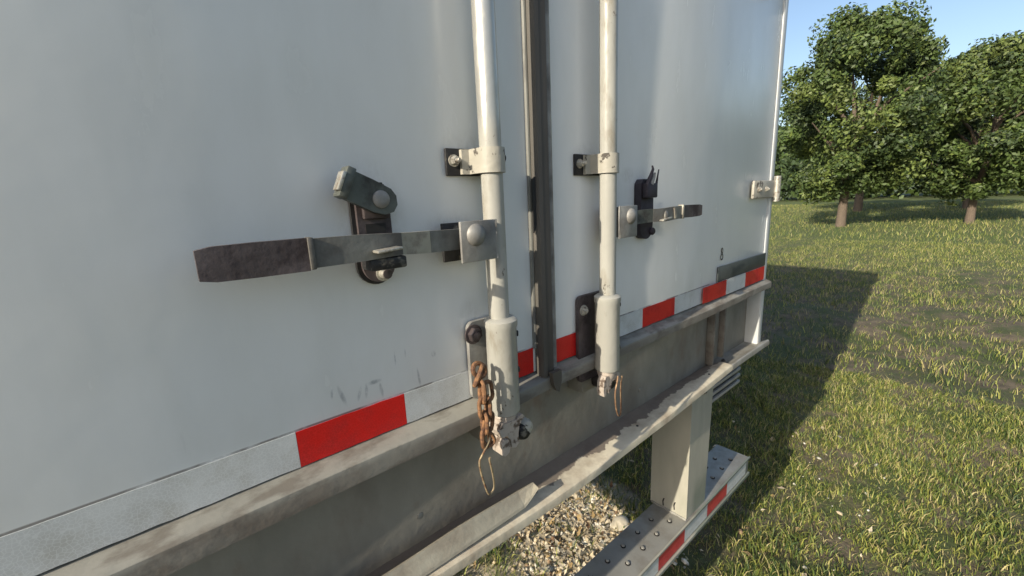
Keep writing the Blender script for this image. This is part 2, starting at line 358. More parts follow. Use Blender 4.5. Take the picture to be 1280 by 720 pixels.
def gravelness(x, y):
    """1 where pale stones and dry leaves lie, 0 where grass grows"""
    d = np.hypot((x - 1.30) / 0.38, (y - 0.66) / 0.34)
    w = 0.22 * np.sin(9 * x + 3 * y) + 0.18 * np.sin(13 * y - 5 * x + 1) + 0.12 * np.sin(23 * x + 17 * y)
    g = np.clip((1.25 - d + w) * 2.2, 0, 1)
    track = np.clip((0.45 - np.abs(y - 0.75 - 0.15 * np.sin(x * 1.3)) + 0.5 * w) * 2.5, 0, 1) * 0.5
    h = np.sin(31 * x + 5 * np.sin(13 * y)) * np.sin(27 * y + 4 * np.sin(17 * x))
    return g * np.clip(1.15 - 0.9 * np.clip(h - .15, 0, 1) * 1.6, 0, 1)

def scatter_stones(count, x0, x1, y0, y1, rmin, rmax, name, label, mats):
    ico = bmesh.new(); bmesh.ops.create_icosphere(ico, subdivisions=1, radius=1)
    V = np.array([v.co[:] for v in ico.verts]); F = np.array([[v.index for v in f.verts] for f in ico.faces]); ico.free()
    x = rng.uniform(x0, x1, count * 3); y = rng.uniform(y0, y1, count * 3)
    keep = rng.random(count * 3) < gravelness(x, y) * 0.99 + 0.006; x = x[keep][:count]; y = y[keep][:count]; n = len(x)
    r = rmin + (rmax - rmin) * rng.random(n) ** 3
    sc = np.stack([r * rng.uniform(.7, 1.4, n), r * rng.uniform(.6, 1.1, n), r * rng.uniform(.35, .75, n)], 1)
    a = rng.uniform(0, 2 * PI, n); tl = rng.normal(0, .35, n)
    P = V[None] * (1 + rng.normal(0, .16, (n, len(V), 1))) * sc[:, None]
    ct, st = np.cos(tl)[:, None], np.sin(tl)[:, None]
    P = np.stack([P[..., 0] * ct - P[..., 2] * st, P[..., 1], P[..., 0] * st + P[..., 2] * ct], -1)
    ca, sa = np.cos(a)[:, None], np.sin(a)[:, None]
    P = np.stack([P[..., 0] * ca - P[..., 1] * sa, P[..., 0] * sa + P[..., 1] * ca, P[..., 2]], -1)
    P += np.stack([x, y, gzv(x, y) + r * 0.25], 1)[:, None]
    Fi = (F[None] + (np.arange(n) * len(V))[:, None, None]).reshape(-1)
    mi = np.repeat(rng.choice(len(mats), n, p=[.3, .2, .2, .22, .08]), len(F))
    return np_mesh(name, P.reshape(-1, 3), Fi, 3, mats, mi, label=label, cat='gravel')

def simple(name, c, rough=0.85, var=0.2, vs=40, **k): return mat(name, c, rough, var=var, vscale=vs, **k)[0]
st_m = [simple('stone_pale', (0.56, 0.50, 0.38)), simple('stone_tan', (0.50, 0.41, 0.28)), simple('stone_grey', (0.42, 0.41, 0.37)),
        simple('stone_white', (0.68, 0.65, 0.56)), simple('stone_brown', (0.30, 0.20, 0.125))]
scatter_stones(15000, 0.3, 3.0, -0.4, 1.7, 0.004, 0.016, 'gravel', 'pale tan gravel on the ground beneath the trailer', st_m)

def scatter_leaves(count, x0, x1, y0, y1):
    x = rng.uniform(x0, x1, count * 3); y = rng.uniform(y0, y1, count * 3)
    keep = rng.random(count * 3) < gravelness(x, y) * 0.985 + 0.01; x = x[keep][:count]; y = y[keep][:count]; n = len(x)
    L = rng.uniform(.006, .024, n); Wd = L * rng.uniform(.3, .6, n)
    base = np.array([[-1, 0, 0], [-.2, -1, .25], [1, 0, .1], [-.2, 1, .25]], float)
    P = base[None] * np.stack([L, Wd, L * 0.7], 1)[:, None]
    a = rng.uniform(0, 2 * PI, n); b = rng.normal(0, .7, n)
    cb, sb = np.cos(b)[:, None], np.sin(b)[:, None]
    P = np.stack([P[..., 0] * cb - P[..., 2] * sb, P[..., 1], P[..., 0] * sb + P[..., 2] * cb], -1)
    ca, sa = np.cos(a)[:, None], np.sin(a)[:, None]
    P = np.stack([P[..., 0] * ca - P[..., 1] * sa, P[..., 0] * sa + P[..., 1] * ca, P[..., 2]], -1)
    P += np.stack([x, y, gzv(x, y) + rng.uniform(.006, .03, n)], 1)[:, None]
    F = np.array([0, 1, 2, 0, 2, 3])
    Fi = (F[None] + (np.arange(n) * 4)[:, None]).reshape(-1)
    mats = [simple('dry_leaf_pale', (0.46, 0.38, 0.25)), simple('dry_leaf_ochre', (0.34, 0.24, 0.11)), simple('dry_leaf_brown', (0.17, 0.10, 0.055)), simple('dry_leaf_buff', (0.54, 0.47, 0.34))]
    mi = np.repeat(rng.choice(4, n, p=[.38, .17, .07, .38]), 2)
    return np_mesh('leaf_litter', P.reshape(-1, 3), Fi, 3, mats, mi, label='dry buff leaf litter lying among the gravel', cat='leaf litter')
scatter_leaves(8000, 0.3, 3.2, -0.4, 1.8)

def grass(count, x0, x1, y0, y1, hmin, hmax, name, label, far=False):
    x = rng.uniform(x0, x1, count); y = rng.uniform(y0, y1, count)
    cl = 0.5 + 0.5 * np.sin(11 * x + 4 * np.sin(5 * y)) * np.sin(9 * y + 3 * np.sin(7 * x))
    g = gravelness(x, y) if not far else np.zeros(count)
    keep = rng.random(count) < (1 - g) ** 1.6 * (0.35 + 0.65 * cl) + 0.06
    x, y, cl = x[keep], y[keep], cl[keep]; n = len(x)
    h = (hmin + (hmax - hmin) * rng.random(n) ** 1.5) * (0.55 + 0.6 * cl); w = h * rng.uniform(.018, .042, n) + .0007
    a = rng.uniform(0, 2 * PI, n); lean = rng.uniform(.15, 1.0, n) * h; d = rng.uniform(0, 2 * PI, n)
    z = gzv(x, y) if not far else np.zeros(n)
    p = np.stack([x, y, z - .005], 1); wv = np.stack([np.cos(a), np.sin(a), 0 * a], 1) * w[:, None]
    ld = np.stack([np.cos(d), np.sin(d), 0 * d], 1) * lean[:, None]; up = np.array([0, 0, 1.])
    q = p + ld * .35 + up * (h * .6)[:, None]; t = p + ld + up * (h * rng.uniform(.75, 1.0, n))[:, None]
    V = np.stack([p - wv, p + wv, q + wv * .7, q - wv * .7, t], 1)
    F = np.array([0, 1, 2, 0, 2, 3, 3, 2, 4]); Fi = (F[None] + (np.arange(n) * 5)[:, None]).reshape(-1)
    mi = np.repeat(rng.choice(4, n, p=[.36, .28, .2, .16]), 3)
    return np_mesh(name, V.reshape(-1, 3), Fi, 3, gmats, mi, label=label, cat='grass')
gmats = [simple('grass_green', (0.105, 0.145, 0.028), 0.6), simple('grass_yellow_green', (0.26, 0.27, 0.06), 0.6),
         simple('grass_dark', (0.04, 0.075, 0.018), 0.6), simple('grass_straw', (0.36, 0.31, 0.14), 0.7)]
grass(330000, 0.2, 4.4, -1.6, 3.0, .016, .070, 'grass', 'short green and straw coloured grass around the trailer', False)
grass(130000, 4.2, 16.0, -2.5, 6.0, .035, .10, 'grass', 'rough green grass of the yard beyond the trailer', True)

grass(90000, 16.0, 48.0, -4.0, 16.0, .07, .20, 'grass', 'distant rough grass running up to the trees', True)
# ------------------------------------------------------------------ the trailer
XC = 0.555; XL, XR = -0.66, 1.77
T = empty('semi_trailer', (XC, 0, 0), 'white box trailer seen from behind, with closed double doors and red and white reflective tape', 'trailer')
TOP = 3.95
# doors
def door(x0, x1):
    return obj('door', box(nb(), x0, x1, 0.0, 0.045, 1.284, 3.80), m_door, T, bevel=0.004)
DL = door(-0.62, 0.5515); DR = door(0.5575, 1.73)
# box: two sides, roof, floor, nose, header, corner posts
obj('side_wall', box(nb(), XL, XL + 0.035, 0.06, 9.0, 1.10, TOP), m_side, T)
obj('side_wall', box(nb(), XR - 0.035, XR, 0.06, 9.0, 1.10, TOP), m_side, T)
obj('roof', box(nb(), XL, XR, 0.0, 9.0, TOP, TOP + 0.03), m_side, T)
obj('floor', box(nb(), XL + 0.036, XR - 0.036, 0.06, 9.0, 1.20, 1.25), m_under, T)
obj('front_wall', box(nb(), XL, XR, 9.0, 9.04, 1.10, TOP + 0.03), m_side, T)
obj('header', box(nb(), XL, XR, -0.005, 0.058, 3.805, TOP - 0.002), m_frame, T, bevel=0.006)
for x0, x1 in ((XL, -0.623), (1.733, XR)):
    obj('corner_post', box(nb(), x0, x1, -0.004, 0.058, 1.0, 3.803), m_frame, T, bevel=0.006)
# hinges at the outer edges, the dark foot plate at the right door, and its marking
for s, xe in ((1, -0.64), (-1, 1.75)):
    for z in (1.62, 2.3, 3.0, 3.6):
        bm = nb(); box(bm, min(xe, xe + s * 0.20), max(xe, xe + s * 0.20), -0.016, -0.006, z - .03, z + .03)
        h = obj('hinge', bm, m_cream, T, bevel=0.004)
        cb = nb(); cyl(cb, (xe, -0.02, z - .045), (xe, -0.02, z + .045), .012)
        obj('hinge_pin', cb, m_bolt, h, smooth=True)
        for q in (0.09, 0.16):
            b_ = nb(); hexbolt(b_, (xe + s * q, -0.016, z), (0, -1, 0), .008, .008); obj('bolt', b_, m_bolt, h, smooth=True)
fp = obj('foot_plate', box(nb(), 1.334, 1.74, -0.006, -0.001, 1.337, 1.386), m_hinge, T, bevel=0.002)
def glyph8(cx, cz, s):
    bm = nb()
    pts = [(0.05, -1.0), (-0.35, -0.8), (-0.42, -0.45), (-0.1, -0.1), (0.3, 0.25), (0.38, 0.6), (0.1, 0.95), (-0.2, 0.85), (-0.28, 0.5), (0.0, 0.15), (0.42, -0.25), (0.5, -0.65), (0.3, -0.95)]
    n = len(pts); out = []
    for i, (px, pz) in enumerate(pts):
        a = pts[i - 1]; b = pts[(i + 1) % n]; tx, tz = b[0] - a[0], b[1] - a[1]; L = math.hypot(tx, tz)
        nx, nz_ = -tz / L, tx / L
        out.append([bm.verts.new((cx + (px + k * nx * .11) * s, -0.0016 if k < 0 else -0.0018, cz + (pz + k * nz_ * .11) * s)) for k in (-1, 1)])
    for i in range(n):
        A = out[i]; B = out[(i + 1) % n]; bm.faces.new((A[0], A[1], B[1], B[0]))
    return bm
obj('number_marking', glyph8(1.362, 1.425, 0.019), m_ink, DR)

# reflective tape, one sheet per coloured length
def strip(x0, x1, z0, z1, y, m_, jag=0.0, parent=T):
    bm = nb(); n = max(2, int((x1 - x0) / 0.012)); top = []; bot = []; t2 = []; b2 = []
    for i in range(n + 1):
        x = x0 + (x1 - x0) * i / n; j = jag * random.uniform(-1, 1)
        top.append((x, z1 + random.uniform(-.0004, .0004))); bot.append((x, z0 + j))
    prism(bm, bot + top[::-1], 'y', y - 0.0011, y)
    return obj('reflector_strip', bm, m_, parent)
seg = [(-0.620, -0.522, 1), (-0.5215, -0.364, 0), (-0.3635, -0.210, 1), (-0.2095, -0.056, 0), (-0.0555, 0.0985, 0), (0.099, 0.2525, 1), (0.253, 0.408, 0), (0.4085, 0.5265, 1),
       (0.582, 0.748, 1), (0.7485, 0.9125, 0), (0.913, 1.0735, 1), (1.074, 1.231, 0), (1.2315, 1.394, 1), (1.3945, 1.55, 0), (1.5505, 1.728, 1)]
for k, (a, b, r) in enumerate(seg):
    if k == 4: continue
    if k == 3: b = 0.0985
    strip(a, b, 1.2865, 1.3365, -0.0005 if not (a > 1.2 and a < 1.8) else -0.0075, m_red if r else m_white, 0.0006)

# centre seal: light edge, brown bulge, dark groove, right-hand leaf
obj('door_seal', prism(nb(), [(0.527, -0.002), (0.529, -0.005), (0.532, -0.006), (0.5333, -0.005), (0.5333, -0.001), (0.527, -0.001)], 'z', 1.335, 3.79), m_sealedge, DL)
prof = [(0.5335, -0.001), (0.5335, -0.014), (0.537, -0.021), (0.544, -0.024), (0.548, -0.019), (0.553, -0.021), (0.560, -0.024), (0.5645, -0.020), (0.5645, -0.001)]
bm = prism(nb(), prof, 'z', 1.276, 3.79)
obj('door_seal', bm, m_rubber, DL, smooth=True)
obj('door_seal', prism(nb(), [(0.565, -0.001), (0.565, -0.010), (0.5685, -0.010), (0.5685, -0.001)], 'z', 1.28, 3.79), m_gap, DR)
obj('door_seal', prism(nb(), [(0.569, -0.001), (0.569, -0.015), (0.573, -0.018), (0.579, -0.015), (0.581, -0.009), (0.581, -0.001)], 'z', 1.288, 3.79), m_hub, DR)
# torn hanging tip
bm = nb(); prism(bm, [(0.540, 1.290), (0.566, 1.290), (0.566, 1.268), (0.5585, 1.246), (0.553, 1.249), (0.545, 1.262)], 'y', -0.040, -0.030)
obj('seal_tip', bm, m_rubber, T, bevel=0.002)
bm = nb(); prism(bm, [(0.527, 1.56), (0.533, 1.575), (0.533, 1.66), (0.5265, 1.655)], 'y', -0.016, -0.012)
obj('seal_tear', bm, m_gap, DL)

# rear beam: channel opening rearwards
beam_top = [(0.058, 1.2825), (-0.001, 1.2825), (-0.0285, 1.2735), (-0.0315, 1.2715), (-0.0322, 1.268), (-0.0322, 1.2425), (-0.0272, 1.2415), (-0.0258, 1.250), (-0.018, 1.254), (0.045, 1.254), (0.058, 1.254)]
XB0, XB1 = -0.655, 1.765
def wobbly_prism(pts, x0, x1, n, amp, fn=None):
    bm = nb(); R_ = []
    for i in range(n + 1):
        x = x0 + (x1 - x0) * i / n; dx = [(amp * math.sin(3.1 * x + 1) + amp * .6 * math.sin(9 * x)) for _ in (0,)][0]
        ring = []
        for (y, z) in pts:
            w = 1 if y < 0 else 0
            if fn: yy, zz = fn(x, y, z)
            else: yy, zz = y, z
            ring.append(bm.verts.new((x, yy + dx * w * .6, zz + dx * w)))
        R_.append(ring)
    k = len(pts)
    for A, B in zip(R_, R_[1:]):
        for i in range(k): bm.faces.new((A[i], A[(i + 1) % k], B[(i + 1) % k], B[i]))
    bm.faces.new(R_[0][::-1]); bm.faces.new(R_[-1]); return bm
def tpfn(x, y, z):
    t = max(0.0, min(1.0, (x - 0.30) / 0.25))
    if y < 0.0: y = y * (1 - .22 * t)
    if z < 1.25: z = z + .0085 * t
    return y, z
RB = obj('rear_beam', box(nb(), XB0, XB1, 0.045, 0.057, 1.012, 1.2535), m_web, T, bevel=0.002)
obj('top_flange', wobbly_prism(beam_top, XB0, XB1, 60, 0.0014, tpfn), m_ledge, RB, smooth=True)
def flfn(x, y, z):
    # the outer edge sags a little in the middle, rises to the right
    if y > 0.0: return y, z
    s = -0.014 * math.exp(-((x - 0.62) / 0.35) ** 2) + 0.018 * max(0, min(1, (x - 1.0) / 0.4))
    return y, z + s
fl = [(0.045, 1.0235), (0.0, 1.0235), (-0.030, 1.0235), (-0.034, 1.021), (-0.0355, 1.016), (-0.0355, 1.004), (-0.033, 1.001), (-0.02, 1.0), (0.045, 1.0), (0.058, 1.0), (0.058, 1.011), (0.045, 1.0115)]
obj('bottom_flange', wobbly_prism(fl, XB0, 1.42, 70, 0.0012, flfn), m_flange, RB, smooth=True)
obj('bottom_flange', wobbly_prism([(y, z + 0.018 if y < 0 else z) for y, z in fl], 1.422, XB1, 12, 0.0012), m_bar, RB, smooth=True)
# bent lip welded on the left half, ending in a torn point
bm = nb(); A = []
for i in range(61):
    x = XB0 + (0.506 - XB0) * i / 60; e = max(0.0, (x - 0.47) / 0.036)
    zt = 1.052 + 0.0022 * math.sin(7 * x) + 0.0015 * math.sin(23 * x) + 0.004 * e
    zb = 1.026 + (zt - 1.026) * min(1, e) * 0.85
    yt = -0.006 - 0.006 * e
    rr = [(yt, zt), (yt + 0.004, zt - 0.001), (-0.010, zb), (-0.026, zb - 0.001), (-0.024, zb + 0.004 * (1 - min(1, e))), (-0.012, (zt * .7 + zb * .3))]
    A.append([bm.verts.new((x, y, z)) for y, z in rr])
for P_, Q_ in zip(A, A[1:]):
    for i in range(6): bm.faces.new((P_[i], P_[(i + 1) % 6], Q_[(i + 1) % 6], Q_[i]))
bm.faces.new(A[0][::-1]); bm.faces.new(A[-1])
obj('bent_lip', bm, m_strip, RB)
for x in (-.42, .28, .62, .98, 1.22):
    for z in (1.075, 1.205):
        if (x, z) in ((.28, 1.205), (.62, 1.075), (.98, 1.205), (1.22, 1.075)): continue
        bb = nb(); lathe(bb, (x, .0448, z), (0, -1, 0), [(0, .0065), (.0012, .0062), (.0022, .004), (.0025, .001)], 14); obj('rivet', bb, m_web, RB, smooth=True)
for x in (1.30, .885):
    bb = nb(); lathe(bb, (x, -.010, 1.0236 + .018 * max(0, min(1, (x - 1.0) / .4)) ), (0, 0, 1), [(0, .0035), (.0012, .0033), (.0014, .001)], 12); obj('drain_hole', bb, m_gap, RB)
# stiffeners at the right end of the beam
obj('stiffener', box(nb(), 1.388, 1.398, 0.018, 0.0445, 1.030, 1.240), m_ledge, RB, bevel=0.002)
obj('stiffener', box(nb(), 1.457, 1.467, 0.014, 0.0445, 1.042, 1.242), m_ledge, RB, bevel=0.002)
obj('gusset_plate', box(nb(), 1.4, 1.455, 0.032, 0.040, 1.042, 1.240), m_web, RB, bevel=0.002)
bm = nb(); hexbolt(bm, (1.43, 0.0, 1.0415), (0, 0, 1), .006, .006); obj('bolt', bm, m_black, RB, smooth=True)
# louvred lamp plate under the right of the beam
lp = obj('lamp_housing', box(nb(), 1.47, 1.74, 0.062, 0.10, 0.83, 0.985), m_hinge, T, bevel=0.004)
for k in range(5):
    obj('slat', box(nb(), 1.475, 1.735, 0.050, 0.060, 0.845 + k * 0.028, 0.857 + k * 0.028), m_slat, lp, bevel=0.002)

# underside
for x in (0.03, 1.08):
    obj('frame_rail', box(nb(), x - .03, x + .03, 0.20, 8.9, 1.045, 1.14), m_under, T)
for k in range(22):
    obj('cross_member', box(nb(), XL + .04, XR - .04, 0.35 + .4 * k, 0.40 + .4 * k, 1.14, 1.199), m_under, T)
for y in (6.0, 7.2):
    obj('axle', cyl(nb(), (XL + .1, y, .5), (XR - .1, y, .5), .06), m_under, T, smooth=True)
    obj('axle_hanger', box(nb(), 0.0, 1.11, y - .05, y + .05, .56, 1.045), m_under, T)
    for s, x in ((1, XL + .02), (-1, XR - .02)):
        w = nb(); lathe(w, (x, y, .5), (s, 0, 0), [(0, .30), (.01, .44), (.03, .485), (.05, .5), (.22, .5), (.24, .485), (.26, .44), (.27, .30)], 36)
        w = obj('wheel', w, m_tyre, T, smooth=True)
        r_ = nb(); lathe(r_, (x - s * .004, y, .5), (s, 0, 0), [(0, .29), (.004, .29), (.05, .24), (.06, .10), (.0, .08), (-.01, .03)], 28)
        obj('rim', r_, m_frame, w, smooth=True)

# ---- lock rods
ROD_Y = -0.042; ROD_R = 0.0172
def make_rod(x, zb, s, door_part):
    """s=+1 left lock (lever towards -x), s=-1 right lock"""
    path = [(x, ROD_Y, z) for z in (zb, 1.45, 1.55, 1.7, 2.2, 3.0, 3.85)]
    R_ = obj('lock_rod', sweep(nb(), path, ROD_R, 32), m_rod, T, smooth=True)
    return R_
RODL = make_rod(0.4145, 1.40, 1, DL); RODR = make_rod(0.7105, 1.39, -1, DR)

def clamp(x, z, parent, lab=None):
    """plate on the door, strap bent over the rod with two ears, bolts"""
    bm = nb(); box(bm, x - .058, x + .050, -0.006, -0.001, z - .0205, z + .0205)
    pl = obj('mounting_plate', bm, m_black, parent, bevel=0.0015)
    ro = ROD_R + .0045; ri = ROD_R + .0008
    out = [(x - .030, -0.0065), (x - .030, -0.012)] ; y0 = -0.012
    outer = [(x - .030, -.0065), (x - .030, -.0115), (x - ro - .001, -.0115)]
    arc = [(x + ro * math.cos(a), ROD_Y - ro * math.sin(a)) for a in [PI - PI * k / 14 for k in range(15)]]
    # outer: from left ear up the left side, around, down to right ear
    po = [(x - .034, -.0065), (x - .034, -.013), (x - ro, -.015)] + [(x - ro * math.cos(t), ROD_Y - ro * math.sin(t)) for t in [PI * k / 14 for k in range(15)]] + [(x + ro, -.015), (x + .034, -.013), (x + .034, -.0065)]
    pi_ = [(x + ri, -.0065)] + [(x + ri * math.cos(t), ROD_Y - ri * math.sin(t)) for t in [PI * k / 14 for k in range(15)]] + [(x - ri, -.0065)]
    bm = prism(nb(), po + pi_, 'z', z - .0185, z + .0185)
    st = obj('rod_clamp', bm, m_cream, parent, bevel=0.0008, seg=1)
    for s in (-1, 1):
        b_ = nb(); hexbolt(b_, (x + s * (.045 if s < 0 else .042), -.006, z + .002), (0, -1, 0), .0068, .010, 0.7)
        obj('bolt', b_, m_bolt, parent, smooth=True)
    b_ = nb(); lathe(b_, (x + ro * .93, ROD_Y - .004, z + .004), (1, -.35, 0), [(0, .006), (.003, .006), (.0045, .004)], 14)
    obj('rivet', b_, m_black, parent, smooth=True)
    return st
for zc in (1.6815, 2.55, 3.35):
    clamp(0.4145, zc, RODL)
for zc in (1.6835, 2.55, 3.35):
    clamp(0.7105, zc, RODR)

def foot(x, ztop, zbot, parent, r, plate, pm):
    """the thick sleeve at the rod's foot, with its bearing plate and bolts"""
    prof = [(0, r * .80), (0.002, r * .96), (0.006, r), (ztop - zbot - .018, r * .99), (ztop - zbot - .014, r * 1.06), (ztop - zbot - .004, r * 1.06), (ztop - zbot, r * .86)]
    f = obj('foot_sleeve', lathe(nb(), (x, ROD_Y - .004, zbot), (0, 0, 1), prof, 36), m_rod, parent, smooth=True)
    px0, px1, pz0, pz1 = plate
    poly = rounded(px1 - px0, pz1 - pz0, .012, 6, (px0 + px1) / 2, (pz0 + pz1) / 2)
    obj('bearing_plate', prism(nb(), poly, 'y', -.011, -.003), pm, parent, bevel=0.0012)
    return f
FL = foot(0.414, 1.432, 1.262, RODL, .0262, (0.372, 0.460, 1.285, 1.424), m_hub)
FR = foot(0.7045, 1.418, 1.250, RODR, .0262, (0.652, 0.742, 1.222, 1.416), m_keeper)
# bolts, set screws and weld marks on the sleeves
for (par, x, z, mm, r) in ((RODL, 0.381, 1.403, m_keeper, .0125), (RODR, 0.668, 1.385, m_cream, .0085), (RODL, 0.447, 1.396, m_black, .008)):
    b_ = nb(); hexbolt(b_, (x, -.0112, z), (0, -1, 0), r, r * .9, .4); obj('bolt', b_, mm, par, smooth=True)
for (par, x, z) in ((RODL, 0.414, 1.402), (RODL, 0.414, 1.338), (RODR, 0.7045, 1.395), (RODR, 0.7045, 1.300)):
    b_ = nb(); lathe(b_, (x + .021, ROD_Y - .019, z), (.75, -.66, 0), [(-.003, .0055), (.002, .0055), (.003, .0035)], 6)
    obj('set_screw', b_, m_black, par, smooth=True)
# camshaft end below each sleeve: neck, hooked lobes, keeper jaws
def lobe(bm, pts, y0, y1): return prism(bm, pts, 'y', y0, y1)
def blob(pts, rad, mm, name, parent):
    return obj(name, sweep(nb(), pts, rad, 12), mm, parent, smooth=True)
# left
obj('cam_neck', lathe(nb(), (0.414, -.044, 1.240), (0, 0, 1), [(0, .013), (.004, .019), (.018, .0215), (.024, .018)], 24), m_cam, RODL, smooth=True)
c1 = nb(); lobe(c1, [(0.383, 1.243), (0.394, 1.253), (0.420, 1.250), (0.436, 1.256), (0.441, 1.250), (0.428, 1.238), (0.425, 1.222), (0.426, 1.205), (0.418, 1.199), (0.409, 1.203), (0.408, 1.217), (0.400, 1.229), (0.388, 1.230)], -.066, -.034)
obj('cam_lobe', c1, m_cam, RODL, bevel=0.003)
c1 = nb(); lobe(c1, [(0.384, 1.221), (0.390, 1.227), (0.399, 1.224), (0.403, 1.213), (0.400, 1.200), (0.391, 1.196), (0.384, 1.201)], -.070, -.044)
obj('cam_lobe', c1, m_cam, RODL, bevel=0.003)
obj('keeper_jaw', lathe(nb(), (0.447, .0, 1.213), (0, -1, 0), [(0, .020), (.036, .018), (.052, .0165), (.060, .013), (.062, .006)], 18), m_black, T, smooth=True)
obj('keeper_jaw', lathe(nb(), (0.453, -.040, 1.217), (.15, -1, .1), [(0, .016), (.012, .0155), (.020, .011), (.022, .004)], 12), m_cream, T, smooth=True)
obj('keeper_bracket', box(nb(), 0.392, 0.470, 0.0, 0.0445, 1.190, 1.243), m_web, T, bevel=0.004)
# right
obj('cam_neck', lathe(nb(), (0.7045, -.044, 1.228), (0, 0, 1), [(0, .011), (.004, .017), (.018, .0205), (.024, .018)], 24), m_cam, RODR, smooth=True)
c1 = nb(); lobe(c1, [(0.676, 1.232), (0.683, 1.243), (0.700, 1.240), (0.722, 1.243), (0.733, 1.236), (0.730, 1.220), (0.722, 1.216), (0.716, 1.228), (0.704, 1.226), (0.699, 1.209), (0.692, 1.202), (0.688, 1.213), (0.684, 1.214), (0.682, 1.199), (0.676, 1.199), (0.674, 1.214)], -.060, -.042)
obj('cam_lobe', c1, m_cam, RODR, bevel=0.003)
obj('keeper_jaw', lathe(nb(), (0.727, .0, 1.208), (0, -1, 0), [(0, .020), (.030, .018), (.040, .0155), (.046, .010)], 16), m_black, T, smooth=True)
obj('keeper_bracket', box(nb(), 0.675, 0.752, 0.0, 0.0445, 1.186, 1.236), m_web, T, bevel=0.004)

# ---- hub and lever of each lock
def hub(x0, x1, z0, z1, yf, parent, dome_x, dome_z, side):
    """U-shaped fork welded round the rod: front plate, back plate, web at the rod, domed pivot bolt"""
    bm = nb(); box(bm, x0, x1, yf, yf + .005, z0, z1)
    a = obj('hub_plate', bm, m_hub, parent, bevel=0.0012)
    bm = nb(); box(bm, x0 - .002, x1, -.020, -.014, z0 - .002, z1 - .003); obj('hub_plate', bm, m_black, parent, bevel=0.0012)
    xr = x1 if side > 0 else x0
    bm = nb(); box(bm, xr - .004, xr + .004, yf + .0052, -.0202, z0 + .003, z1 - .003); obj('hub_web', bm, m_galv, parent, bevel=0.001)
    pts = [(x1 + .001 if side > 0 else x0 - .001, yf + .0025 + random.uniform(-.0008, .0008), z0 + (z1 - z0) * q / 12) for q in range(13)]
    obj('weld_bead', sweep(nb(), pts, [random.uniform(.0016, .0030) for _ in pts], 6), m_hub, parent, smooth=True)
    bm = nb(); lathe(bm, (dome_x, yf - .0005, dome_z), (0, -1, 0), [(0, .0165), (.002, .0160), (.005, .0130), (.0075, .0085), (.0088, .003)], 24)
    obj('pivot_bolt', bm, m_hub, parent, smooth=True)
hub(0.334, 0.398, 1.5335, 1.5935, -0.066, RODL, 0.360, 1.573, 1)
hub(0.728, 0.790, 1.5335, 1.5990, -0.060, RODR, 0.766, 1.577, -1)

def plate_path(pts, h, t, n=1):
    """flat bar on edge: pts (x, y, zcentre, height) swept, t thick in y"""
    bm = nb(); R_ = []
    for (x, y, z, hh) in pts:
        R_.append([bm.verts.new(v) for v in ((x, y, z - hh / 2), (x, y, z + hh / 2), (x, y + t, z + hh / 2), (x, y + t, z - hh / 2))])
    for A_, B_ in zip(R_, R_[1:]):
        for i in range(4): bm.faces.new((A_[i], A_[(i + 1) % 4], B_[(i + 1) % 4], B_[i]))
    bm.faces.new(R_[0][::-1]); bm.faces.new(R_[-1]); return bm
# left lever, running out to the left past its catch; a bright worn length before the hub
LL = obj('lever', plate_path([(0.398 - .02, -.046, 1.5675, .030), (0.345, -.048, 1.5675, .030), (0.318, -.052, 1.568, .030), (0.290, -.056, 1.569, .030)], 0, .008), m_galv, RODL, bevel=0.0012)
obj('lever_arm', plate_path([(0.2897, -.0562, 1.569, .0302), (0.262, -.0585, 1.570, .0290), (0.246, -.0595, 1.571, .0282)], 0, .0085), m_wornlever, LL, bevel=0.0012)
obj('lever_arm', plate_path([(0.2457, -.060, 1.571, .0285), (0.225, -.062, 1.5712, .030), (0.19, -.064, 1.5712, .0325), (0.136, -.0625, 1.571, .0335)], 0, .0075), m_galv, LL, bevel=0.0014)
obj('grip_collar', box(nb(), .130, .1362, -.0665, -.0525, 1.5530, 1.5895), m_galv, LL, bevel=.0012)
obj('lever_grip', plate_path([(0.1298, -.064, 1.5705, .0370), (0.08, -.063, 1.5705, .0370), (0.042, -.063, 1.5705, .0355), (0.028, -.063, 1.5705, .030)], 0, .0095), m_keeper, LL, bevel=.0025)
# small catch tab on the left lever
bm = nb(); box(bm, 0.203, 0.236, -.082, -.0640, 1.5650, 1.5685, Matrix.Rotation(math.radians(-4), 3, 'Y'))
obj('catch_tab', bm, m_bolt, LL, bevel=0.001)
# black throat under the tab
bm = nb(); box(bm, 0.200, 0.250, -.0615, -.0300, 1.540, 1.5555); obj('lever_throat', bm, m_black, LL, bevel=0.003)

# left catch: rounded base plate with a rim, slot, bolt, and the hinged latch leaning up left
def keeper_plate(pts, y, t, m_, name, parent, bev=.0015): return obj(name, prism(nb(), pts, 'y', y - t, y), m_, parent, bevel=bev)
kp = []
for k in range(13):
    a = PI + PI * k / 12; kp.append((0.2295 + .0265 * math.cos(a), 1.540 + .0265 * math.sin(a)))
kp = [(0.203, 1.640)] + kp + [(0.256, 1.640), (0.250, 1.652), (0.209, 1.652)]
KL = keeper_plate(kp, -.001, .006, m_black, 'catch_base', T)
inner = [(0.2295 + (x - 0.2295) * .88 + .0022, 1.590 + (z - 1.590) * .955) for x, z in kp]
keeper_plate(inner, -.0072, .006, m_keeper, 'catch_plate', KL, .0022)
obj('catch_slot', box(nb(), 0.218, 0.246, -.0140, -.0133, 1.5855, 1.5975), m_gap, KL)
bm = nb(); prism(bm, rounded(.030, .050, .010, 5, 0.2350, 1.6050), 'y', -.0178, -.0134); 
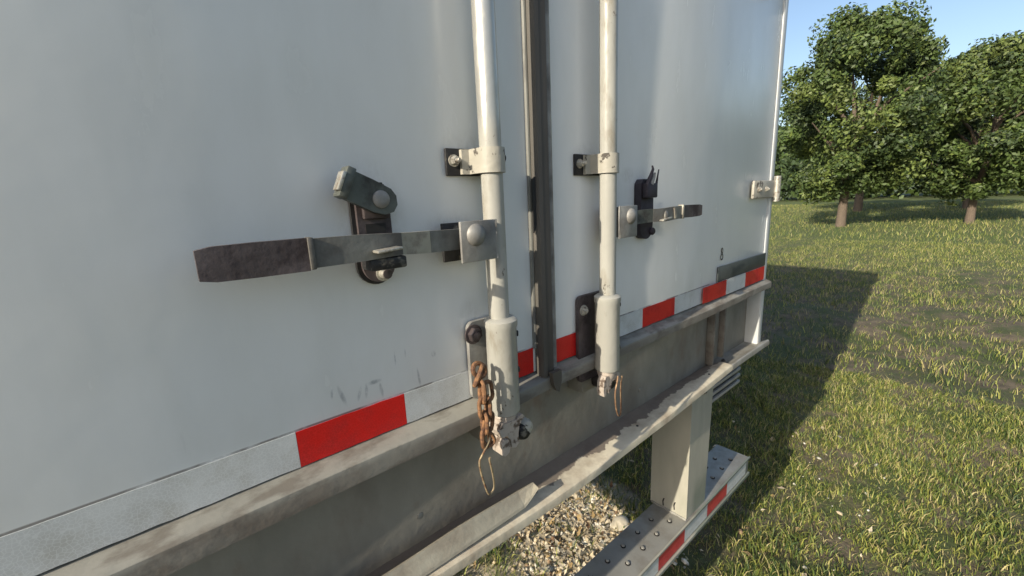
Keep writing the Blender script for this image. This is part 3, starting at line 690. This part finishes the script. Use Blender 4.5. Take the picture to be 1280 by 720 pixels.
# raised boss between slot and pivot
obj('catch_boss', box(nb(), 0.2145, 0.2515, -.022, -.0133, 1.6040, 1.6330), m_keeper, KL, bevel=.0025)
bm = nb(); lathe(bm, (0.236, -.0133, 1.5285), (0, -1, 0), [(0, .011), (.002, .011), (.002, .0075), (.008, .0075), (.010, .005)], 18)
obj('bolt', bm, m_bolt, KL, smooth=True)
bm = nb(); lathe(bm, (0.2365, -.0245, 1.5285), (0, -1, 0), [(0, .0065), (.002, .0065), (.0025, .003)], 14)
obj('bolt', bm, m_keeper, KL, smooth=True)
Lt = nb()
latch = [(0.184, 1.6330), (0.1985, 1.6665), (0.226, 1.6540), (0.249, 1.6420), (0.2555, 1.6330), (0.2560, 1.6210), (0.250, 1.6120), (0.238, 1.6090), (0.2225, 1.6130), (0.205, 1.6220)]
LA = obj('latch', prism(Lt, latch, 'y', -.036, -.0235), m_earkeep, KL, bevel=.0022)
bm = nb(); box(bm, -.006, .005, -.046, -.0225, -.0195, .0195)
bmesh.ops.rotate(bm, verts=bm.verts, cent=(0, 0, 0), matrix=Matrix.Rotation(math.radians(24), 3, 'Y'))
bmesh.ops.translate(bm, verts=bm.verts, vec=(0.1905, 0, 1.6500))
obj('latch_end', bm, m_earkeep, KL, bevel=.0015)
bm = nb(); box(bm, -.0025, .002, -.048, -.030, -.012, .012)
bmesh.ops.rotate(bm, verts=bm.verts, cent=(0, 0, 0), matrix=Matrix.Rotation(math.radians(24), 3, 'Y'))
bmesh.ops.translate(bm, verts=bm.verts, vec=(0.1830, 0, 1.6520))
obj('latch_rim', bm, m_bolt, KL, bevel=.001)
bm = nb(); lathe(bm, (0.2335, -.036, 1.6290), (0, -1, 0), [(0, .0115), (.0025, .0113), (.0045, .0090), (.0055, .004)], 24)
obj('pivot_bolt', bm, m_hub, KL, smooth=True)

# right lever and its dark catch
RLV = obj('lever', plate_path([(0.775, -.058, 1.5730, .0290), (0.800, -.060, 1.5732, .0290), (0.848, -.062, 1.5740, .0285)], 0, .008), m_earkeep, RODR, bevel=.0012)
obj('lever_arm', plate_path([(0.8483, -.0622, 1.5738, .0282), (0.875, -.066, 1.5730, .0290), (0.905, -.068, 1.5735, .0300), (0.94, -.064, 1.5745, .0300), (0.978, -.062, 1.5752, .0300)], 0, .008), m_galv, RLV, bevel=.0014)
bm = nb(); lathe(bm, (0.893, -.066, 1.5700), (.3, -1, 0), [(0, .0120), (.003, .0118), (.006, .008), (.007, .003)], 20)
obj('lever_boss', bm, m_galv, RLV, smooth=True)
bm = nb(); box(bm, 0.866, 0.904, -.078, -.067, 1.5620, 1.5660, Matrix.Rotation(math.radians(-7), 3, 'Y')); obj('catch_tab', bm, m_bolt, RLV, bevel=.001)
bm = nb(); prism(bm, [(0.930, 1.5870), (0.938, 1.5870), (0.944, 1.5640), (0.936, 1.5620)], 'y', -.068, -.0635); obj('lever_rib', bm, m_wornlever, RLV, bevel=.001)
obj('grip_collar', box(nb(), 0.976, 0.984, -.0655, -.0515, 1.5590, 1.5925), m_wornlever, RLV, bevel=.0012)
obj('lever_grip', plate_path([(0.9842, -.063, 1.5760, .0300), (1.03, -.062, 1.5750, .0300), (1.068, -.062, 1.5750, .0290), (1.082, -.062, 1.5750, .0240)], 0, .009), m_keeper, RLV, bevel=.002)
kr = [(0.867 + 0, 1.6450)] + [(0.893 + .026 * math.cos(PI + PI * k / 10), 1.542 + .026 * math.sin(PI + PI * k / 10)) for k in range(11)] + [(0.921, 1.562), (0.919, 1.64), (0.912, 1.655), (0.876, 1.655)]
KR = keeper_plate(kr, -.001, .018, m_dkkeeper, 'catch_base', T, .003)
obj('catch_plate', box(nb(), 0.870, 0.914, -.034, -.0193, 1.6120, 1.6450), m_dkkeeper, KR, bevel=.003)
bm = nb(); lathe(bm, (0.912, -.019, 1.533), (0, -1, 0), [(0, .009), (.006, .009), (.009, .006)], 8); obj('bolt', bm, m_dkkeeper, KR, smooth=True)
# broken prongs of the right catch
for pts, r in (([(0.876, -.028, 1.640), (0.884, -.032, 1.660), (0.890, -.034, 1.676), (0.888, -.033, 1.684)], [.006, .0045, .003, .0018]),
               ([(0.912, -.030, 1.642), (0.917, -.030, 1.660), (0.920, -.031, 1.676)], [.0032, .002, .0014]),
               ([(0.890, -.030, 1.642), (0.896, -.032, 1.660), (0.901, -.033, 1.668)], [.006, .005, .002])):
    obj('catch_prong', sweep(nb(), pts, r, 8), m_dkkeeper if r[0] != .006 or pts[0][0] < .88 else m_hub, KR, smooth=True)

# ---- underride guard
G = obj('guard_bar', box(nb(), XL + .04, XR - .04, -.0075, .122, .452, .531), m_bar, T, bevel=.003)
obj('guard_lip', box(nb(), XL + .04, XR - .04, -.0135, -.0077, .526, .5345), m_post, G, bevel=.001)
obj('guard_lip', box(nb(), XL + .04, XR - .04, -.0155, -.0077, .450, .4635), m_post, G, bevel=.0015)
def post(x0):
    pts = [(x0, .0), (x0 + .146, .0), (x0 + .146, .008), (x0 + .008, .008), (x0 + .008, .135), (x0, .135)]
    bm = nb(); lo = [bm.verts.new((x if x < x0 + .1 else x - .012, y, .5315)) for x, y in pts]
    hi = [bm.verts.new((x if x < x0 + .1 else x + .006, y, .9985)) for x, y in pts]
    n = 6
    bm.faces.new(lo[::-1]); bm.faces.new(hi)
    for i in range(n): bm.faces.new((lo[i], lo[(i + 1) % n], hi[(i + 1) % n], hi[i]))
    p = obj('guard_post', bm, m_post, T, bevel=.002)
    # torn weld slots at the foot
    for (y, z, w_) in ((0.042, 0.563, 5), (0.083, 0.556, -8)):
        sl = prism(nb(), [(y - .003, z + .016), (y + .002, z + .014), (y + .005, z + .002), (y + .003, z - .016), (y - .001, z - .014), (y + .001, z)], 'x', x0 - .0022, x0 - .0003)
        obj('weld_slot', sl, m_gap, p)
    pts = [(x0 - .002 + random.uniform(-.001, .001), yy / 100, .533 + random.uniform(-.0015, .0015)) for yy in range(0, 14)]
    obj('weld_bead', sweep(nb(), pts, [random.uniform(.003, .0052) for _ in pts], 6), m_bar, p, smooth=True)
    bb = nb(); hexbolt(bb, (x0 + .085, -.0005, .972), (0, -1, 0), .006, .005); obj('bolt', bb, m_bolt, p, smooth=True)
    return p
post(1.211); post(-0.247)
k = 0
for i in range(-17, 10):
    x = 0.922 + .0815 * i
    for (yy, xo) in ((.036, 0), (.083, -.037)):
        if XL + .06 < x + xo < XR - .06 and not (1.20 < x + xo < 1.36) and not (-.26 < x + xo < -.1):
            bb = nb(); lathe(bb, (x + xo, yy, .5312), (0, 0, 1), [(0, .0085), (.0012, .0085), (.0014, .0062)], 14)
            ho = obj('hole_rim', bb, m_gap if (i * 7 + int(yy * 100)) % 3 else m_black, G)
            bb = nb(); lathe(bb, (x + xo + .001, yy + .001, .5327), (0, 0, 1), [(0, .0058), (.003, .0055), (.004, .003)], 6)
            obj('bolt', bb, m_bar, G)
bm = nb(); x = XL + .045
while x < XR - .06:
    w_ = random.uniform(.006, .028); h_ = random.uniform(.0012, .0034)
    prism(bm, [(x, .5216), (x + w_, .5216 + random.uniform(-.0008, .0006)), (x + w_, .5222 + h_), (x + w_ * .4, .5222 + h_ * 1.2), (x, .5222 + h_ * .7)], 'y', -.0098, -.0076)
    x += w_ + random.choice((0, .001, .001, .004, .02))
obj('dark_line', bm, m_gap, G)  # broken black line between the lip and the tape
gs = [(-0.62, -0.465, 0), (-0.4645, -0.30, 1), (-0.2995, -0.135, 0), (-0.1345, 0.03, 1), (0.0305, 0.195, 0), (0.1955, 0.36, 1), (0.3605, 0.525, 0), (0.5255, 0.69, 1),
      (0.6905, 0.855, 0), (0.8555, 1.021, 0), (1.0215, 1.186, 1), (1.1865, 1.352, 0), (1.3525, 1.518, 1), (1.5185, 1.70, 0)]
for a, b, r in gs:
    strip(a, b, .4665, .5215, -.0077, m_redlow if r else m_white, 0.0005, G)

# ------------------------------------------------------------------ rusty chain and wire clips hanging from the locks
CH = empty('rusty_chain', (0.352, -.070, 1.24), 'rusty orange chain hanging beside the foot of the left lock rod', 'chain')
def link(c, ang, turn, L=.030, w=.0165, r=.0033):
    """oval link; ang leans the long axis in xz, turn twists about it"""
    pts = []
    hl = L / 2 - w / 2
    for k in range(7): a = -PI / 2 + PI * k / 6 + PI / 2; pts.append((math.cos(a) * w / 2, hl + math.sin(a) * w / 2))
    for k in range(7): a = PI + PI * k / 6; pts.append((math.cos(a) * w / 2, -hl + math.sin(a) * w / 2))
    M3 = Matrix.Rotation(ang, 3, 'Y') @ Matrix.Rotation(turn, 3, 'Z')
    bm = sweep(nb(), [Vector(c) + M3 @ Vector((p[0], 0, p[1])) for p in pts], r, 8, closed=True)
    return obj('chain_link', bm, m_rust, CH, smooth=True)
link((0.3530, -.060, 1.352), 0.55, 0.9, .032, .021, .0040)
link((0.3590, -.054, 1.358), -0.9, 0.2, .028, .019, .0038)
for k in range(4):
    link((0.3500 + .0006 * k, -.071, 1.329 - .0265 * k), 0.04 * (-1) ** k, 0.25 if k % 2 else 1.35, .035, .0185, .0034)
for k in range(3):
    link((0.3625 - .0012 * k, -.069, 1.325 - .0265 * k), -0.12 + .14 * k, 1.3 if k % 2 else 0.1, .034, .0180, .0034)
link((0.3555, -.073, 1.2455), -0.5, -0.2, .027, .0165, .0031)
def smooth_path(P, n=8):
    P = [Vector(p) for p in P]; out = []
    for i in range(len(P) - 1):
        p0 = P[max(i - 1, 0)]; p1 = P[i]; p2 = P[i + 1]; p3 = P[min(i + 2, len(P) - 1)]
        for k in range(n):
            t = k / n
            out.append(0.5 * ((2 * p1) + (p2 - p0) * t + (2 * p0 - 5 * p1 + 4 * p2 - p3) * t * t + (3 * p1 - p0 - 3 * p2 + p3) * t ** 3))
    out.append(P[-1]); return out
wl = smooth_path([(0.361, -.072, 1.252), (0.352, -.075, 1.240), (0.339, -.076, 1.226), (0.3335, -.075, 1.215), (0.338, -.072, 1.190), (0.3465, -.070, 1.158), (0.353, -.068, 1.143), (0.361, -.066, 1.141), (0.3665, -.066, 1.151), (0.364, -.067, 1.176), (0.358, -.069, 1.203), (0.3575, -.070, 1.210)])
o = obj('wire_clip', sweep(nb(), wl, .0017, 8), m_wire, smooth=True)
o['label'] = 'long looped wire clip hanging from the end of the rusty chain'; o['category'] = 'wire clip'
wr = smooth_path([(0.716, -.066, 1.236), (0.708, -.070, 1.226), (0.700, -.071, 1.205), (0.703, -.070, 1.175), (0.713, -.068, 1.148), (0.722, -.067, 1.140), (0.728, -.066, 1.146), (0.7285, -.066, 1.170), (0.727, -.066, 1.205), (0.731, -.066, 1.232)])
o = obj('wire_clip', sweep(nb(), wr, .0017, 8), m_wire2, smooth=True)
o['label'] = 'small rusty wire clip hanging below the foot of the right lock rod'; o['category'] = 'wire clip'

# a few larger stones that stand out
for i, (x, y, s, lab) in enumerate(((1.52, .476, .045, 'large pale rounded stone beside the underride bar at the edge of the gravel'),
                                    (1.66, 1.02, .03, 'small grey stone in the shaded grass farthest under the trailer'))):
    bm = nb(); bmesh.ops.create_icosphere(bm, subdivisions=3, radius=s)
    for v in bm.verts:
        d = 1 + .12 * math.sin(60 * v.co.x + i) + .1 * math.sin(75 * v.co.y + 40 * v.co.z)
        v.co = Vector((v.co.x * d * 1.25, v.co.y * d, v.co.z * d * .65))
    bmesh.ops.translate(bm, verts=bm.verts, vec=(x, y, gz(x, y) + s * .35))
    o = obj('stone', bm, st_m[0] if i == 0 else st_m[2], smooth=True); o['label'] = lab; o['category'] = 'stone'

# ------------------------------------------------------------------ trees across the yard
leafm = [simple('leaf_mid', (0.060, 0.095, 0.022), 0.6, var=0.3, vs=2), simple('leaf_dark', (0.035, 0.060, 0.018), 0.6, var=0.3, vs=2), simple('leaf_light', (0.105, 0.140, 0.032), 0.6, var=0.3, vs=2)]
bark = simple('bark', (0.13, 0.10, 0.075), 0.9, bump=0.01)
def tree(x, y, h, r, label, seed, n=9000, leaf=.13):
    rg = np.random.default_rng(seed)
    t = empty('tree', (x, y, 0), label, 'tree', 'trees across the yard')
    bm = nb(); limbs = []
    top = Vector((x + rg.normal(0, .2), y + rg.normal(0, .2), h * .75))
    sweep(bm, [(x, y, -.1), (x + .05, y, h * .15), (x + rg.normal(0, .1), y + rg.normal(0, .1), h * .45), top], [h * .024, h * .019, h * .013, h * .004], 10)
    ends = []
    for k in range(9):
        a = k * 2.4 + rg.uniform(0, .5); z0 = h * rg.uniform(.22, .5); z1 = z0 + h * rg.uniform(.12, .35); rr = r * rg.uniform(.55, .9)
        e = (x + math.cos(a) * rr, y + math.sin(a) * rr, z1)
        sweep(bm, [(x, y, z0), (x + math.cos(a) * rr * .45, y + math.sin(a) * rr * .45, z0 + (z1 - z0) * .6), e], [h * .011, h * .007, h * .002], 7)
        ends.append(e)
    obj('trunk', bm, bark, t, smooth=True)
    ncl = 120; cs = []
    for k in range(ncl):
        u = rg.uniform(0, 2 * PI); zz = rg.uniform(-.9, 1); rad = math.sqrt(max(0, 1 - zz * zz)) * rg.uniform(.45, 1.0)
        cs.append((x + math.cos(u) * rad * r, y + math.sin(u) * rad * r, h * .57 + zz * h * .42, r * rg.uniform(.11, .30)))
    cs = np.array(cs); idx = rg.integers(0, ncl, n); d = rg.normal(0, 1, (n, 3)); d /= np.linalg.norm(d, axis=1)[:, None]
    rad = rg.random(n) ** .45
    P = cs[idx, :3] + d * (cs[idx, 3] * rad)[:, None]
    nrm = d + rg.normal(0, .6, (n, 3)); nrm /= np.linalg.norm(nrm, axis=1)[:, None]
    u = np.cross(nrm, rg.normal(0, 1, (n, 3))); u /= np.linalg.norm(u, axis=1)[:, None]; v = np.cross(nrm, u)
    s = (leaf * rg.uniform(.5, 1.2, n))[:, None]
    V = np.stack([P - u * s, P - v * s * .5, P + u * s, P + v * s * .5], 1)
    V -= np.array([x, y, 0])
    F = np.array([0, 1, 2, 0, 2, 3]); Fi = (F[None] + (np.arange(n) * 4)[:, None]).reshape(-1)
    pm = rg.choice(3, ncl, p=[.45, .3, .25])
    mi = np.repeat(np.where(rg.random(n) < .35, rg.integers(0, 3, n), pm[idx]), 2)
    c = np_mesh('crown', V.reshape(-1, 3), Fi, 3, leafm, mi, kind=None); c.parent = t
    return t
tree(21, 3.6, 7.6, 2.6, 'broad green tree across the yard, half hidden by the trailer corner', 1, 52000, .085)
tree(24, 0.2, 6.2, 2.4, 'lower round tree across the yard at the right edge of the picture', 2, 52000, .085)
tree(34, 5.4, 10.5, 3.6, 'tallest tree, standing farther back beside the trailer corner', 3, 44000, .12)
tree(36, 0.8, 8.5, 3.4, 'dark tree farther back near the right edge of the picture', 4, 44000, .12)
tree(16, -9, 8.0, 3.0, 'leafy tree behind and to the right of the viewer', 5, 6000)
tree(9, -13, 8.5, 3.2, 'spreading tree behind the viewer facing the doors', 6, 6000)
# the far-off wood, plus an unseen one added left to block low sky
def woods(x0, y0, y1, hh, n, label):
    wx = x0 + rng.normal(0, 5, n); wy = rng.uniform(y0, y1, n)
    wh = hh * (1 + .26 * np.sin(wy * .35) + .15 * np.sin(wy * .9 + 1) + .1 * np.sin(wy * 2.3))
    wz = wh * rng.random(n) ** .6 * (1 - .004 * (wx - x0) ** 2).clip(.3, 1)
    P = np.stack([wx, wy, wz], 1); u = rng.normal(0, 1, (n, 3)); u /= np.linalg.norm(u, axis=1)[:, None]; v = np.cross(u, rng.normal(0, 1, (n, 3))); v /= np.linalg.norm(v, axis=1)[:, None]
    s_ = rng.uniform(.2, .55, n)[:, None] * hh / 8
    V = np.stack([P - u * s_, P - v * s_ * .6, P + u * s_, P + v * s_ * .6], 1)
    Fi = (np.array([0, 1, 2, 0, 2, 3])[None] + (np.arange(n) * 4)[:, None]).reshape(-1)
    cl = ((np.sin(wy * .8) + np.sin(wy * .31 + wz * .7)) > 0.2).astype(int)
    np_mesh('woods', V.reshape(-1, 3), Fi, 3, leafm, np.repeat(cl, 2), label=label, cat='woods')
woods(70, -45, 75, 7.5, 60000, 'dark wood closing the field far beyond the yard')
woods(-58, -60, 90, 13, 50000, 'unseen tall wood added far to the left to block low sky light')
